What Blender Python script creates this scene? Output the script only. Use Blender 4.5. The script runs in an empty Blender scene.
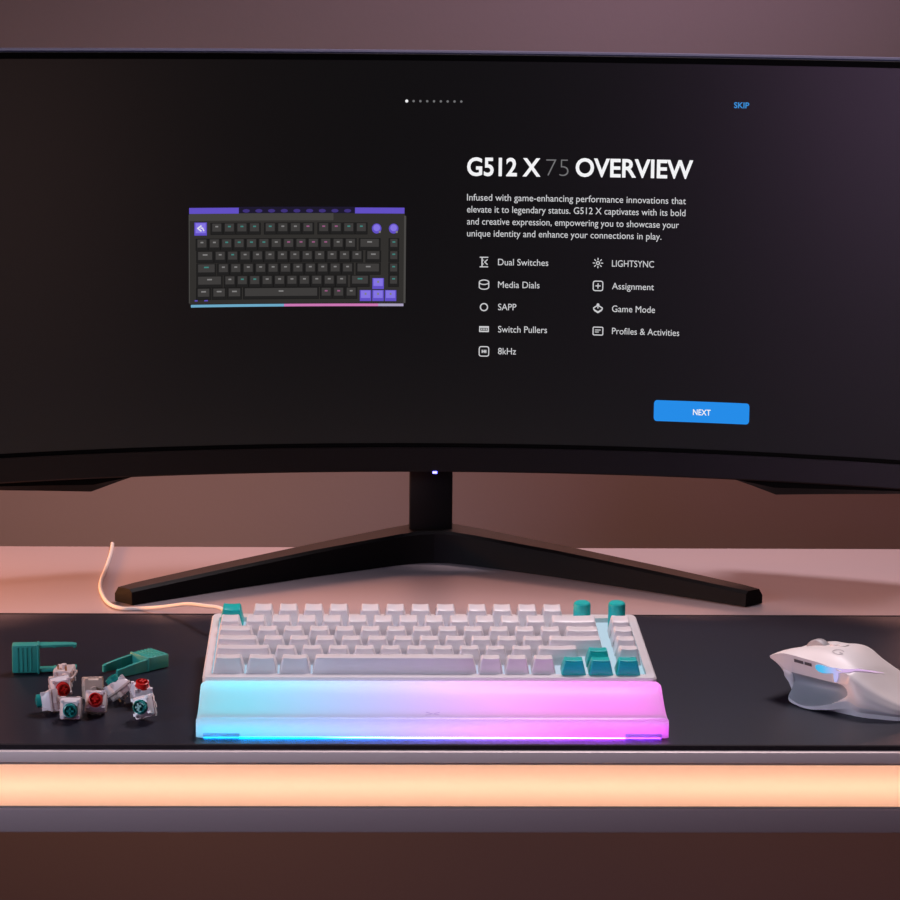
import bpy, bmesh, math, random
from mathutils import Vector, Matrix, Quaternion

random.seed(7)
SC = bpy.context.scene
COL = SC.collection
DT = 0.74            # desk top height above the floor
MAT_T = 0.003        # desk mat thickness


def lin(r, g, b):
    f = lambda c: (c / 255 / 12.92) if c / 255 <= 0.04045 else ((c / 255 + 0.055) / 1.055) ** 2.4
    return (f(r), f(g), f(b), 1.0)


# ------------------------------------------------------------------ materials
def new_mat(name):
    m = bpy.data.materials.new(name)
    m.use_nodes = True
    return m, m.node_tree, m.node_tree.nodes['Principled BSDF']


def pmat(name, col, rough=0.5, spec=0.5, metal=0.0, bump=0.0, bscale=400.0, var=0.0, coat=0.0, sss=0.0):
    m, nt, p = new_mat(name)
    p.inputs['Base Color'].default_value = col
    p.inputs['Roughness'].default_value = rough
    p.inputs['Specular IOR Level'].default_value = spec
    p.inputs['Metallic'].default_value = metal
    p.inputs['Coat Weight'].default_value = coat
    if sss:
        p.inputs['Subsurface Weight'].default_value = sss
        p.inputs['Subsurface Radius'].default_value = (0.004, 0.004, 0.004)
    if bump or var:
        tc = nt.nodes.new('ShaderNodeTexCoord')
        nz = nt.nodes.new('ShaderNodeTexNoise')
        nz.inputs['Scale'].default_value = bscale
        nz.inputs['Detail'].default_value = 3
        nt.links.new(tc.outputs['Object'], nz.inputs['Vector'])
        if bump:
            b = nt.nodes.new('ShaderNodeBump')
            b.inputs['Strength'].default_value = bump
            b.inputs['Distance'].default_value = 0.0006
            nt.links.new(nz.outputs['Fac'], b.inputs['Height'])
            nt.links.new(b.outputs['Normal'], p.inputs['Normal'])
        if var:
            mx = nt.nodes.new('ShaderNodeMix')
            mx.data_type = 'RGBA'
            mx.inputs['A'].default_value = tuple(c * (1 - var) for c in col[:3]) + (1,)
            mx.inputs['B'].default_value = tuple(min(1, c * (1 + var)) for c in col[:3]) + (1,)
            nt.links.new(nz.outputs['Fac'], mx.inputs['Factor'])
            nt.links.new(mx.outputs['Result'], p.inputs['Base Color'])
    return m


def emat(name, col, strength=1.0):
    m = bpy.data.materials.new(name)
    m.use_nodes = True
    nt = m.node_tree
    nt.nodes.clear()
    e = nt.nodes.new('ShaderNodeEmission')
    e.inputs['Color'].default_value = col
    e.inputs['Strength'].default_value = strength
    o = nt.nodes.new('ShaderNodeOutputMaterial')
    nt.links.new(e.outputs[0], o.inputs[0])
    return m


def led_mat(name, stops, x0, x1, strength):
    """RGB light emitters in a row along x: the colour runs along the row."""
    m = emat(name, (1, 1, 1, 1), strength)
    nt = m.node_tree
    e = next(n for n in nt.nodes if n.type == 'EMISSION')
    tc = nt.nodes.new('ShaderNodeTexCoord')
    sx = nt.nodes.new('ShaderNodeSeparateXYZ')
    mr = nt.nodes.new('ShaderNodeMapRange')
    mr.inputs['From Min'].default_value = x0
    mr.inputs['From Max'].default_value = x1
    cr = nt.nodes.new('ShaderNodeValToRGB')
    els = cr.color_ramp.elements
    while len(els) < len(stops):
        els.new(0.5)
    for el, (pos, c) in zip(els, stops):
        el.position = pos
        el.color = tuple(c) + (1,) if len(c) == 3 else c
    nt.links.new(tc.outputs['Object'], sx.inputs[0])
    nt.links.new(sx.outputs['X'], mr.inputs['Value'])
    nt.links.new(mr.outputs[0], cr.inputs['Fac'])
    nt.links.new(cr.outputs['Color'], e.inputs['Color'])
    return m


def diffuser_mat(name, col, trans=0.75, rough=0.35, gloss=0.06):
    """Milky plastic that lets the light behind it through."""
    m = bpy.data.materials.new(name)
    m.use_nodes = True
    nt = m.node_tree
    nt.nodes.clear()
    d = nt.nodes.new('ShaderNodeBsdfDiffuse')
    t = nt.nodes.new('ShaderNodeBsdfTranslucent')
    g = nt.nodes.new('ShaderNodeBsdfGlossy')
    d.inputs['Color'].default_value = col
    t.inputs['Color'].default_value = col
    g.inputs['Roughness'].default_value = rough
    a = nt.nodes.new('ShaderNodeMixShader')
    a.inputs[0].default_value = trans
    b = nt.nodes.new('ShaderNodeMixShader')
    b.inputs[0].default_value = gloss
    nt.links.new(d.outputs[0], a.inputs[1])
    nt.links.new(t.outputs[0], a.inputs[2])
    nt.links.new(a.outputs[0], b.inputs[1])
    nt.links.new(g.outputs[0], b.inputs[2])
    o = nt.nodes.new('ShaderNodeOutputMaterial')
    nt.links.new(b.outputs[0], o.inputs[0])
    return m


M = {}
M['wall'] = pmat('wall_paint', (0.36, 0.28, 0.275, 1), 0.85, 0.2, bump=0.15, bscale=250)
M['floor'] = pmat('floor_boards', (0.13, 0.10, 0.09, 1), 0.6, 0.3, var=0.2, bscale=6)
M['desk'] = pmat('desk_white_laminate', (0.40, 0.325, 0.345, 1), 0.30, 0.5, bump=0.05, bscale=300)
M['rail'] = pmat('desk_rail_lacquer', (0.36, 0.29, 0.31, 1), 0.6, 0.3, bump=0.1, bscale=500)
M['channel'] = pmat('light_channel_white', (0.32, 0.31, 0.30, 1), 0.6, 0.2)
M['diffuser'] = diffuser_mat('desk_light_diffuser', (0.92, 0.90, 0.88, 1), 0.85)
M['strip_led'] = emat('warm_led', (1.0, 0.50, 0.31, 1), 5.8)
M['mat'] = pmat('desk_mat_cloth', (0.0040, 0.0055, 0.0165, 1), 0.44, 0.40, bump=0.2, bscale=1800, var=0.25)
M['stitch'] = pmat('mat_stitching', (0.018, 0.014, 0.018, 1), 0.8, 0.2, bump=0.9, bscale=900, var=0.6)
M['black'] = pmat('monitor_black_plastic', (0.007, 0.0055, 0.0055, 1), 0.38, 0.35, bump=0.12, bscale=1500)
M['blackgap'] = pmat('screen_edge_black', (0.002, 0.002, 0.002, 1), 0.6, 0.06)
M['stand'] = pmat('stand_black_plastic', (0.004, 0.004, 0.005, 1), 0.5, 0.12, bump=0.1, bscale=1500)
M['case'] = pmat('keyboard_white_case', (0.72, 0.69, 0.71, 1), 0.42, 0.45)
M['key'] = pmat('white_keycap', (0.79, 0.75, 0.77, 1), 0.28, 0.5)
M['teal'] = pmat('teal_plastic', (0.008, 0.48, 0.46, 1), 0.34, 0.5)
M['cable'] = pmat('cable_grey', (0.74, 0.72, 0.69, 1), 0.5, 0.4)
M['rest'] = diffuser_mat('palm_rest_frosted', (0.93, 0.93, 0.95, 1), 0.75, 0.3, 0.04)
M['restfoot'] = diffuser_mat('palm_rest_foot_rubber', (0.66, 0.72, 0.78, 1), 0.85, 0.5, 0.02)
M['restmark'] = diffuser_mat('palm_rest_mark', (0.72, 0.68, 0.80, 1), 0.8, 0.5, 0.02)
M['white'] = pmat('mouse_white', (0.84, 0.80, 0.79, 1), 0.42, 0.45)
M['grip'] = pmat('mouse_grey_rubber', (0.35, 0.39, 0.43, 1), 0.6, 0.3, bump=0.2, bscale=2500)
M['mside'] = pmat('mouse_side_white', (0.72, 0.74, 0.78, 1), 0.45, 0.4)
M['mgrey'] = pmat('mouse_mark_grey', (0.55, 0.52, 0.53, 1), 0.5, 0.4)
M['mdark'] = pmat('mouse_slot_dark', (0.10, 0.10, 0.12, 1), 0.5, 0.4)
M['wheel'] = pmat('wheel_grey', (0.40, 0.39, 0.40, 1), 0.4, 0.5, bump=0.4, bscale=900)
M['pull'] = pmat('puller_teal', (0.03, 0.33, 0.285, 1), 0.45, 0.4)
M['sw_low'] = pmat('switch_housing_pink', (0.66, 0.55, 0.54, 1), 0.35, 0.5)
M['sw_top'] = pmat('switch_housing_clear', (0.78, 0.71, 0.74, 1), 0.30, 0.6)
M['sw_beige'] = pmat('switch_housing_beige', (0.60, 0.47, 0.40, 1), 0.4, 0.5)
M['sw_red'] = pmat('switch_stem_red', (0.60, 0.012, 0.010, 1), 0.35, 0.5)
M['sw_teal'] = pmat('switch_stem_teal', (0.010, 0.26, 0.24, 1), 0.35, 0.5)
M['copper'] = pmat('switch_pin_copper', (0.55, 0.33, 0.16, 1), 0.35, 0.5, metal=1.0)


# ------------------------------------------------------------------ helpers
def tag(o, label=None, cat=None, group=None, kind=None):
    if label: o['label'] = label
    if cat: o['category'] = cat
    if group: o['group'] = group
    if kind: o['kind'] = kind
    return o


def thing(name, loc, label, cat, group=None):
    o = bpy.data.objects.new(name, None)
    o.empty_display_size = 0.05
    COL.objects.link(o)
    o.location = loc
    return tag(o, label, cat, group)


class MB:
    """Collects polygons, then links them as one mesh object."""
    def __init__(self):
        self.v, self.f, self.mi = [], [], []

    def add(self, verts, faces, mi=0):
        n = len(self.v)
        self.v += [Vector(p) for p in verts]
        self.f += [[i + n for i in f] for f in faces]
        self.mi += [mi] * len(faces)

    def box(self, x0, x1, y0, y1, z0, z1, mi=0):
        c = [(x, y, z) for z in (z0, z1) for y in (y0, y1) for x in (x0, x1)]
        self.add(c, [(0, 2, 3, 1), (4, 5, 7, 6), (0, 1, 5, 4), (2, 6, 7, 3), (0, 4, 6, 2), (1, 3, 7, 5)], mi)

    def loft(self, rings, closed=True, caps=True, mi=0):
        n = len(rings[0])
        vs = [p for r in rings for p in r]
        fs = []
        for i in range(len(rings) - 1):
            for j in range(n if closed else n - 1):
                k = (j + 1) % n
                fs.append((i * n + j, i * n + k, (i + 1) * n + k, (i + 1) * n + j))
        if caps:
            fs.append(tuple(range(n))[::-1])
            m = (len(rings) - 1) * n
            fs.append(tuple(range(m, m + n)))
        self.add(vs, fs, mi)

    def tube(self, pts, r, n=10, mi=0):
        pts = [Vector(p) for p in pts]
        rings = []
        up = Vector((0, 0, 1))
        for i, p in enumerate(pts):
            d = (pts[min(i + 1, len(pts) - 1)] - pts[max(i - 1, 0)]).normalized()
            a = d.cross(up)
            if a.length < 1e-3:
                a = d.cross(Vector((1, 0, 0)))
            a.normalize()
            b = a.cross(d)
            rr = r[i] if isinstance(r, (list, tuple)) else r
            rings.append([p + (a * math.cos(t) + b * math.sin(t)) * rr for t in [2 * math.pi * k / n for k in range(n)]])
        self.loft(rings, mi=mi)

    def lathe(self, prof, n=32, c=(0, 0), mi=0):
        rings = [[(c[0] + r * math.cos(2 * math.pi * k / n), c[1] + r * math.sin(2 * math.pi * k / n), z) for k in range(n)] for r, z in prof]
        self.loft(rings, mi=mi)

    def map(self, fn):
        self.v = [Vector(fn(p)) for p in self.v]
        return self

    def bounds(self):
        return [(min(p[i] for p in self.v), max(p[i] for p in self.v)) for i in range(3)]

    def build(self, name, mats, parent=None, smooth=None, bevel=0.0, seg=2, loc=None, label=None):
        me = bpy.data.meshes.new(name)
        me.from_pydata([tuple(p) for p in self.v], [], self.f)
        if not isinstance(mats, (list, tuple)):
            mats = [mats]
        for m in mats:
            me.materials.append(m)
        for p, i in zip(me.polygons, self.mi):
            p.material_index = i
        bm = bmesh.new()
        bm.from_mesh(me)
        bmesh.ops.remove_doubles(bm, verts=bm.verts, dist=1e-6)
        bmesh.ops.recalc_face_normals(bm, faces=bm.faces)
        if bevel:
            es = [e for e in bm.edges if len(e.link_faces) == 2 and e.calc_face_angle(0) > math.radians(28)]
            bmesh.ops.bevel(bm, geom=es, offset=bevel, segments=seg, affect='EDGES', profile=0.5, clamp_overlap=True)
        if smooth is not None:
            for f in bm.faces:
                f.smooth = True
            for e in bm.edges:
                if len(e.link_faces) == 2 and e.calc_face_angle(0) > math.radians(smooth):
                    e.smooth = False
        bm.to_mesh(me)
        bm.free()
        o = bpy.data.objects.new(name, me)
        COL.objects.link(o)
        if loc: o.location = loc
        if parent: o.parent = parent
        if label: o['label'] = label
        return o


def rrect(w, d, r, n=5):
    pts = []
    for cx, cy, a0 in ((w / 2 - r, d / 2 - r, 0), (-w / 2 + r, d / 2 - r, 90), (-w / 2 + r, -d / 2 + r, 180), (w / 2 - r, -d / 2 + r, 270)):
        for k in range(n + 1):
            a = math.radians(a0 + 90 * k / n)
            pts.append((cx + r * math.cos(a), cy + r * math.sin(a)))
    return pts


def spline(pts, per=8):
    pts = [Vector(p) for p in pts]
    out = []
    for i in range(len(pts) - 1):
        p0, p1, p2, p3 = pts[max(i - 1, 0)], pts[i], pts[i + 1], pts[min(i + 2, len(pts) - 1)]
        for k in range(per):
            t = k / per
            out.append(0.5 * ((2 * p1) + (p2 - p0) * t + (2 * p0 - 5 * p1 + 4 * p2 - p3) * t * t + (3 * p1 - p0 - 3 * p2 + p3) * t ** 3))
    out.append(pts[-1])
    return out


# ------------------------------------------------------------------ the room
def structure(name, mb, mat):
    return tag(mb.build(name, mat), kind='structure')


b = MB(); b.box(-2.6, 2.6, 2.95, 3.05, 0, 2.6)
structure('wall_back', b, M['wall'])
b = MB(); b.box(-2.6, 2.6, -0.6, 3.05, -0.06, 0)
structure('floor', b, M['floor'])

# ------------------------------------------------------------------ desk
desk = thing('desk', (0.05, 2.227, 0), 'white desk with a warm glowing light strip along its front edge', 'desk')
DX, DF, DB = 0.86, 1.9375 - 2.227, 2.5155 - 2.227
b = MB(); b.box(-DX, DX, DF, DF + 0.0042, DT - 0.0084, DT)
M['edge'] = pmat('desk_edge_highlight', (0.88, 0.74, 0.72, 1), 0.35, 0.5)  # paler than the desktop: the bright highlight on the lip is put into the colour
b.build('edge_highlight', M['edge'], desk, smooth=30, bevel=0.0014, label='desk edge with its highlight painted in')
b = MB(); b.box(-DX, DX, DF + 0.0042, DB, DT - 0.0084, DT)
b.build('desktop', M['desk'], desk, smooth=30, label='white laminate desktop')
b = MB()
b.box(-DX, DX, DF + 0.030, DB, DT - 0.030, DT - 0.0085)
b.build('desk_core', M['rail'], desk)
# light channel: white trough, LED bar inside, milky cover in front
b = MB()
b.box(-DX, DX, DF + 0.0262, DF + 0.0299, DT - 0.0408, DT - 0.0086)
b.box(-DX, DX, DF + 0.002, DF + 0.0262, DT - 0.0098, DT - 0.0086)
b.box(-DX, DX, DF + 0.002, DF + 0.0262, DT - 0.0408, DT - 0.0396)
b.build('light_channel', M['channel'], desk)
b = MB()
for k in range(44):
    xa = -DX + 2 * DX * k / 44
    b.box(xa, xa + 2 * DX / 44, DF + 0.0120, DF + 0.0140, DT - 0.0285, DT - 0.0210)
b.build('light_bar', M['strip_led'], desk)
b = MB()
prof = [(DF + 0.0016, -0.0395), (DF + 0.0007, -0.0366), (DF + 0.0003, -0.0310), (DF + 0.0002, -0.0247), (DF + 0.0003, -0.0184), (DF + 0.0007, -0.0127), (DF + 0.0016, -0.0098)]
b.loft([[(x, y, DT + z) for y, z in prof] for x in (-DX, DX)], closed=False, caps=False)
b.build('light_diffuser', M['diffuser'], desk, smooth=60, label='glowing warm light diffuser')
b = MB(); b.box(-DX, DX, DF + 0.001, DF + 0.022, DT - 0.0588, DT - 0.0410)
b.build('front_rail', M['rail'], desk, bevel=0.0015, smooth=30)
for s in (-1, 1):
    b = MB(); b.box(s * DX - 0.018, s * DX + 0.018, DF + 0.03, DB - 0.01, 0, DT - 0.030)
    b.build('side_panel', M['desk'], desk, bevel=0.002, smooth=30)

# ------------------------------------------------------------------ desk mat
mx0, mx1, my0, my1 = -0.41, 0.49, 1.9425, 2.2825
mat_o = thing('desk_mat', ((mx0 + mx1) / 2, (my0 + my1) / 2, DT), 'large dark navy cloth desk mat under the keyboard and mouse', 'desk mat')
w, d = mx1 - mx0, my1 - my0
b = MB()
rr = rrect(w, d, 0.012, 6)
b.loft([[(x, y, 0) for x, y in rr], [(x, y, MAT_T) for x, y in rr]])
b.build('mat_pad', M['mat'], mat_o)
b = MB()
ro = rrect(w + 0.001, d + 0.001, 0.0125, 6)
ring = []
for x, y in ro:
    cx, cy = x / (w / 2), y / (d / 2)
ri = rrect(w - 0.0055, d - 0.0055, 0.0095, 6)
rm = rrect(w - 0.002, d - 0.002, 0.0115, 6)
b.loft([[(x, y, MAT_T - 0.0003) for x, y in ri], [(x, y, MAT_T + 0.0007) for x, y in rm], [(x, y, MAT_T + 0.0002) for x, y in ro], [(x, y, 0.0001) for x, y in ro]], caps=False)
b.build('stitched_edge', M['stitch'], mat_o, smooth=50, label='raised black stitched edge')

# ------------------------------------------------------------------ monitor
MX, MY = 0.0515, 2.460
mon = thing('monitor', (MX, MY, DT), 'wide curved black monitor showing a keyboard overview page', 'monitor')
RC, ZC = 1.0, 0.268
YAW, TILT, ROLL = 0.01414, 0.04874, 0.003837


def head(s, t, d=0.0):
    """Point of the monitor head: arc length s, height t, distance d in front of the screen (metres)."""
    ph = s / RC
    x, y, z = (RC - d) * math.sin(ph), -RC + (RC - d) * math.cos(ph), t - ZC
    x, z = x * math.cos(ROLL) + z * math.sin(ROLL), -x * math.sin(ROLL) + z * math.cos(ROLL)
    y, z = y * math.cos(TILT) + z * math.sin(TILT), z * math.cos(TILT) - y * math.sin(TILT)
    x, y = x * math.cos(YAW) - y * math.sin(YAW), x * math.sin(YAW) + y * math.cos(YAW)
    return Vector((x, y, z + ZC))


def arc(b, s0, s1, prof, n=48, mi=0):
    """Sweep a (t, d) profile along the arc."""
    b.loft([[head(s0 + (s1 - s0) * k / n, t, d) for t, d in prof] for k in range(n + 1)], mi=mi)


ST, SB = 0.4281, 0.1069        # screen top / bottom heights
SW = 0.3985                    # half the lit width along the arc
HW = 0.4045                    # half the housing
CH = 0.0825                    # chin bottom
b = MB()
arc(b, -HW, HW, [(CH + 0.002, -0.0005), (ST + 0.0048, -0.0005), (ST + 0.0054, -0.004), (ST + 0.0056, -0.024), (0.30, -0.034), (0.20, -0.034), (0.145, -0.020), (CH + 0.0045, -0.0085), (CH + 0.002, -0.008)], 64)
b.build('housing', M['black'], mon, smooth=35)
b = MB()
n = 48
for t0, t1 in ((SB, ST),):
    b.loft([[head(-SW + 2 * SW * k / n, t, 0.0003) for t in (t0, t1)] for k in range(n + 1)], closed=False, caps=False)
m, nt, p = new_mat('screen_panel')
p.inputs['Base Color'].default_value = (0.004, 0.004, 0.004, 1)
p.inputs['Roughness'].default_value = 0.33
p.inputs['Specular IOR Level'].default_value = 0.5
p.inputs['Emission Color'].default_value = (1, 1.0, 1.02, 1)
p.inputs['Emission Strength'].default_value = 0.0030
M['screen'] = m
screen = b.build('screen', M['screen'], mon, smooth=60, label='dark screen page with white text')
b = MB()
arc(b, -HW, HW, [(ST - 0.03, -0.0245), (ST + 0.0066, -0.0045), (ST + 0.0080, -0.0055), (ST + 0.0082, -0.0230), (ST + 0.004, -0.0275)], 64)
M['shell'] = pmat('monitor_top_highlight', (0.10, 0.10, 0.17, 1), 0.4, 0.4)  # violet-grey colour stands in for the highlight along the monitor's top edge
b.build('top_highlight', M['shell'], mon, smooth=35, label='grey violet strip drawing the top edge highlight')
# thin frame round the picture
b = MB()
arc(b, -HW, HW, [(ST, 0.0002), (ST, 0.0012), (ST + 0.0050, 0.0012), (ST + 0.0052, -0.0010)], 64)
for s in (-1, 1):
    b.loft([[head(s * SW, t, 0.0002), head(s * SW, t, 0.0012), head(s * HW, t, 0.0012), head(s * HW, t, -0.001)] for t in (SB - 0.003, ST + 0.0052)])
b.build('bezel', M['blackgap'], mon, smooth=30)
b = MB()
arc(b, -HW, HW, [(SB - 0.0035, 0.0002), (SB - 0.0035, 0.0008), (SB, 0.0008), (SB, 0.0002)], 64)
b.build('screen_gap', M['blackgap'], mon)
b = MB()
arc(b, -HW, HW, [(SB - 0.0036, -0.0004), (SB - 0.0036, 0.0018), (CH + 0.0012, 0.0030), (CH, 0.0022), (CH - 0.0004, -0.004), (CH + 0.003, -0.0075)], 64)
b.build('chin', M['black'], mon, smooth=25)
for s in (-1, 1):
    b = MB()
    # angular fin under the outer end of the chin
    st = [(0.247, CH + 0.0005, CH - 0.0003), (0.268, CH + 0.001, CH - 0.0068), (0.288, CH + 0.001, CH - 0.0134), (0.33, CH + 0.001, CH - 0.0105), (0.37, CH + 0.001, CH - 0.0078), (HW, CH + 0.001, CH - 0.005)]
    b.loft([[head(s * q, hi, -0.0035), head(s * q, hi, -0.034 + 0.0), head(s * q, lo + 0.002, -0.030), head(s * q, lo, -0.012), head(s * q, (lo + hi) / 2, -0.004)] for q, hi, lo in st])
    b.build('chin_fin', M['blackgap'], mon, smooth=20)
b = MB()
q = head(0.0005, CH + 0.0004, 0.0028)
b.box(q.x - 0.0019, q.x + 0.0019, q.y - 0.0012, q.y + 0.001, q.z - 0.0016, q.z + 0.0002)
M['power'] = emat('power_led', (0.14, 0.13, 1.0, 1), 7.0)
b.build('power_light', M['power'], mon, label='small blue power light')
# stand
b = MB()
b.loft([[(x, y, z) for x, y in ((-0.0210, yf), (0.0158, yf), (0.0158, yb), (-0.0210, yb))] for z, yf, yb in ((0.018, 0.0105, 0.036), (0.075, 0.013, 0.038), (0.10, 0.020, 0.044), (0.24, 0.030, 0.052))])
b.build('stand_column', M['stand'], mon, bevel=0.0018, smooth=30)
for s in (-1, 1):
    b = MB()
    rings = []
    for q, (fx, fy, h, wx, wy) in enumerate([(0.0, 0.0, 0.0295, 0.0, 0.042), (0.012, -0.0012, 0.0292, 0.004, 0.041), (0.030, -0.0085, 0.0280, 0.011, 0.034), (0.10, -0.0478, 0.0238, 0.013, 0.024), (0.17, -0.0915, 0.0190, 0.0135, 0.021), (0.235, -0.1345, 0.0146, 0.0140, 0.0175), (0.2465, -0.1420, 0.0138, 0.0150, 0.0125)]):
        sx = s * (1.016 if s > 0 else 1.0)
        h *= 0.95
        rings.append([(sx * fx, fy, 0.0006), (sx * (fx + 0.0004 * (q > 0)), fy + 0.0008, h - 0.0022), (sx * (fx + 0.16 * wx), fy + 0.003, h), (sx * (fx + 0.8 * wx), fy + wy * 0.8, h), (sx * (fx + wx), fy + wy, h * 0.55), (sx * (fx + wx), fy + wy, 0.0006)])
    b.loft(rings)
    b.build('stand_leg', M['stand'], mon, smooth=22)

# ---- what the screen shows (flat on the curved panel)
M['px_white'] = emat('pixels_white', (0.90, 0.90, 0.92, 1), 1.0)
M['px_text'] = emat('pixels_text', (0.60, 0.60, 0.62, 1), 1.0)
M['px_grey'] = emat('pixels_grey', (0.16, 0.16, 0.165, 1), 1.0)
M['px_blue'] = emat('pixels_blue', lin(60, 140, 210), 1.0)
M['px_button'] = emat('pixels_button', lin(38, 140, 232), 1.0)
PXM = {'white': M['px_white'], 'text': M['px_text'], 'grey': M['px_grey'], 'blue': M['px_blue']}


def font_mesh(text, bold):
    cu = bpy.data.curves.new('type', 'FONT')
    cu.body = text
    cu.size = 1.0
    cu.resolution_u = 4
    cu.offset = bold
    o = bpy.data.objects.new('type', cu)
    COL.objects.link(o)
    dg = bpy.context.evaluated_depsgraph_get()
    me = bpy.data.meshes.new_from_object(o.evaluated_get(dg))
    vs = [v.co.copy() for v in me.vertices]
    fs = [list(p.vertices) for p in me.polygons]
    bpy.data.objects.remove(o)
    bpy.data.curves.remove(cu)
    bpy.data.meshes.remove(me)
    return vs, fs


CAP = max(v.y for v in font_mesh('H', 0.0)[0])


def put_text(b, text, s0, s1, t, cap, bold=0.0, d=0.0007, mi=0):
    vs, fs = font_mesh(text, bold)
    xa, xb = min(v.x for v in vs), max(v.x for v in vs)
    k = cap / CAP
    b.add([head((s0 + (v.x - xa) / (xb - xa) * (s1 - s0)) / 1000, (t + v.y * k) / 1000, d) for v in vs], fs, mi)


def flat(b, pts, d=0.0006, mi=0):
    b.add([head(x / 1000, y / 1000, d) for x, y in pts], [tuple(range(len(pts)))], mi)


def bar(b, x0, x1, y0, y1, d=0.0006, mi=0, n=1):
    for k in range(n):
        xa, xb = x0 + (x1 - x0) * k / n, x0 + (x1 - x0) * (k + 1) / n
        flat(b, [(xa, y0), (xb, y0), (xb, y1), (xa, y1)], d, mi)


def stroke(b, pts, w, d=0.0006, mi=0, closed=False):
    n = len(pts)
    for i in range(n if closed else n - 1):
        (xa, ya), (xb, yb) = pts[i], pts[(i + 1) % n]
        L = math.hypot(xb - xa, yb - ya) or 1
        ux, uy = (xb - xa) / L * w / 2, (yb - ya) / L * w / 2
        flat(b, [(xa - ux * .6 + uy, ya - uy * .6 - ux), (xb + ux * .6 + uy, yb + uy * .6 - ux), (xb + ux * .6 - uy, yb + uy * .6 + ux), (xa - ux * .6 - uy, ya - uy * .6 + ux)], d, mi)


def circ(x, y, rx, ry=None, a0=0, a1=360, n=20):
    ry = rx if ry is None else ry
    full = abs(a1 - a0) >= 360
    m = n if full else n + 1
    return [(x + rx * math.cos(math.radians(a0 + (a1 - a0) * k / n)), y + ry * math.sin(math.radians(a0 + (a1 - a0) * k / n))) for k in range(m)]


TEXTS = [
    ('heading_text', 'G512 X', 24.79, 86.14, 333.6, 14.40, 0.022, 'white'),
    ('heading_text', '75', 90.73, 109.50, 333.75, 14.39, -0.022, 'grey'),
    ('heading_text', 'OVERVIEW', 115.34, 213.14, 334.1, 14.5, 0.022, 'white'),
    ('paragraph_text', 'Infused with game-enhancing performance innovations that', 25.05, 207.83, 312.6, 5.5, 0, 'text'),
    ('paragraph_text', 'elevate it to legendary status. G512 X captivates with its bold', 25.18, 207.65, 302.6, 5.5, 0, 'text'),
    ('paragraph_text', 'and creative expression, empowering you to showcase your', 25.30, 202.48, 292.5, 5.5, 0, 'text'),
    ('paragraph_text', 'unique identity and enhance your connections in play.', 25.42, 188.12, 282.5, 5.5, 0, 'text'),
    ('feature_text', 'Dual Switches', 51.72, 93.91, 258.6, 5.4, 0, 'text'),
    ('feature_text', 'Media Dials', 51.99, 86.84, 239.6, 5.4, 0, 'text'),
    ('feature_text', 'SAPP', 52.25, 67.64, 220.75, 5.4, 0, 'text'),
    ('feature_text', 'Switch Pullers', 52.51, 93.76, 201.9, 5.4, 0, 'text'),
    ('feature_text', '8kHz', 52.77, 67.95, 183.3, 5.4, 0, 'text'),
    ('feature_text', 'LIGHTSYNC', 147.27, 182.41, 259.1, 5.4, 0, 'text'),
    ('feature_text', 'Assignment', 147.66, 182.83, 240.1, 5.4, 0, 'text'),
    ('feature_text', 'Game Mode', 148.04, 184.10, 221.0, 5.4, 0, 'text'),
    ('feature_text', 'Profiles & Activities', 148.43, 204.90, 202.2, 5.4, 0, 'text'),
    ('skip_text', 'SKIP', 245.62, 258.26, 392.97, 4.6, 0.02, 'blue'),
]
groups = {}
for nm, tx, s0, s1, t, cap, bold, mt in TEXTS:
    key = (nm, s0 > 100) if nm == 'feature_text' else (nm, False)
    groups.setdefault(key, []).append((tx, s0, s1, t, cap, bold, mt))
for (nm, _), rows in groups.items():
    b = MB()
    ms = []
    for tx, s0, s1, t, cap, bold, mt in rows:
        if mt not in ms:
            ms.append(mt)
        put_text(b, tx, s0, s1, t, cap, bold, mi=ms.index(mt))
    b.build(nm, [PXM[k] for k in ms], screen)

# page dots
b = MB()
for k in range(9):
    x = -26.1 + 45.4 * k / 8
    flat(b, circ(x, 394.7, 1.25 if k == 0 else 1.0), mi=0 if k == 0 else 1)
b.build('page_dots', [M['px_white'], M['px_grey']], screen)
# button
b = MB()
rb = rrect(80.3, 17.8, 2.6, 5)
cx, cy = 225.2, 138.5
top = sorted([p for p in rb], key=lambda p: p[0])
n = 16
xs = [-40.15, -39.4, -38.5, -37.55] + [-37.55 + 75.1 * k / n for k in range(1, n)] + [37.55, 38.5, 39.4, 40.15]
def half_h(x):
    e = max(0.0, abs(x) - 37.55)
    return 8.9 - 2.6 + math.sqrt(max(0, 2.6 ** 2 - e * e))
for xa, xb in zip(xs[:-1], xs[1:]):
    flat(b, [(cx + xa, cy - half_h(xa)), (cx + xb, cy - half_h(xb)), (cx + xb, cy + half_h(xb)), (cx + xa, cy + half_h(xa))])
put_text(b, 'NEXT', 218.04, 232.94, 135.95, 4.75, 0.015, d=0.0009, mi=1)
b.build('next_button', [M['px_button'], M['px_white']], screen, label='blue button reading NEXT')
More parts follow.
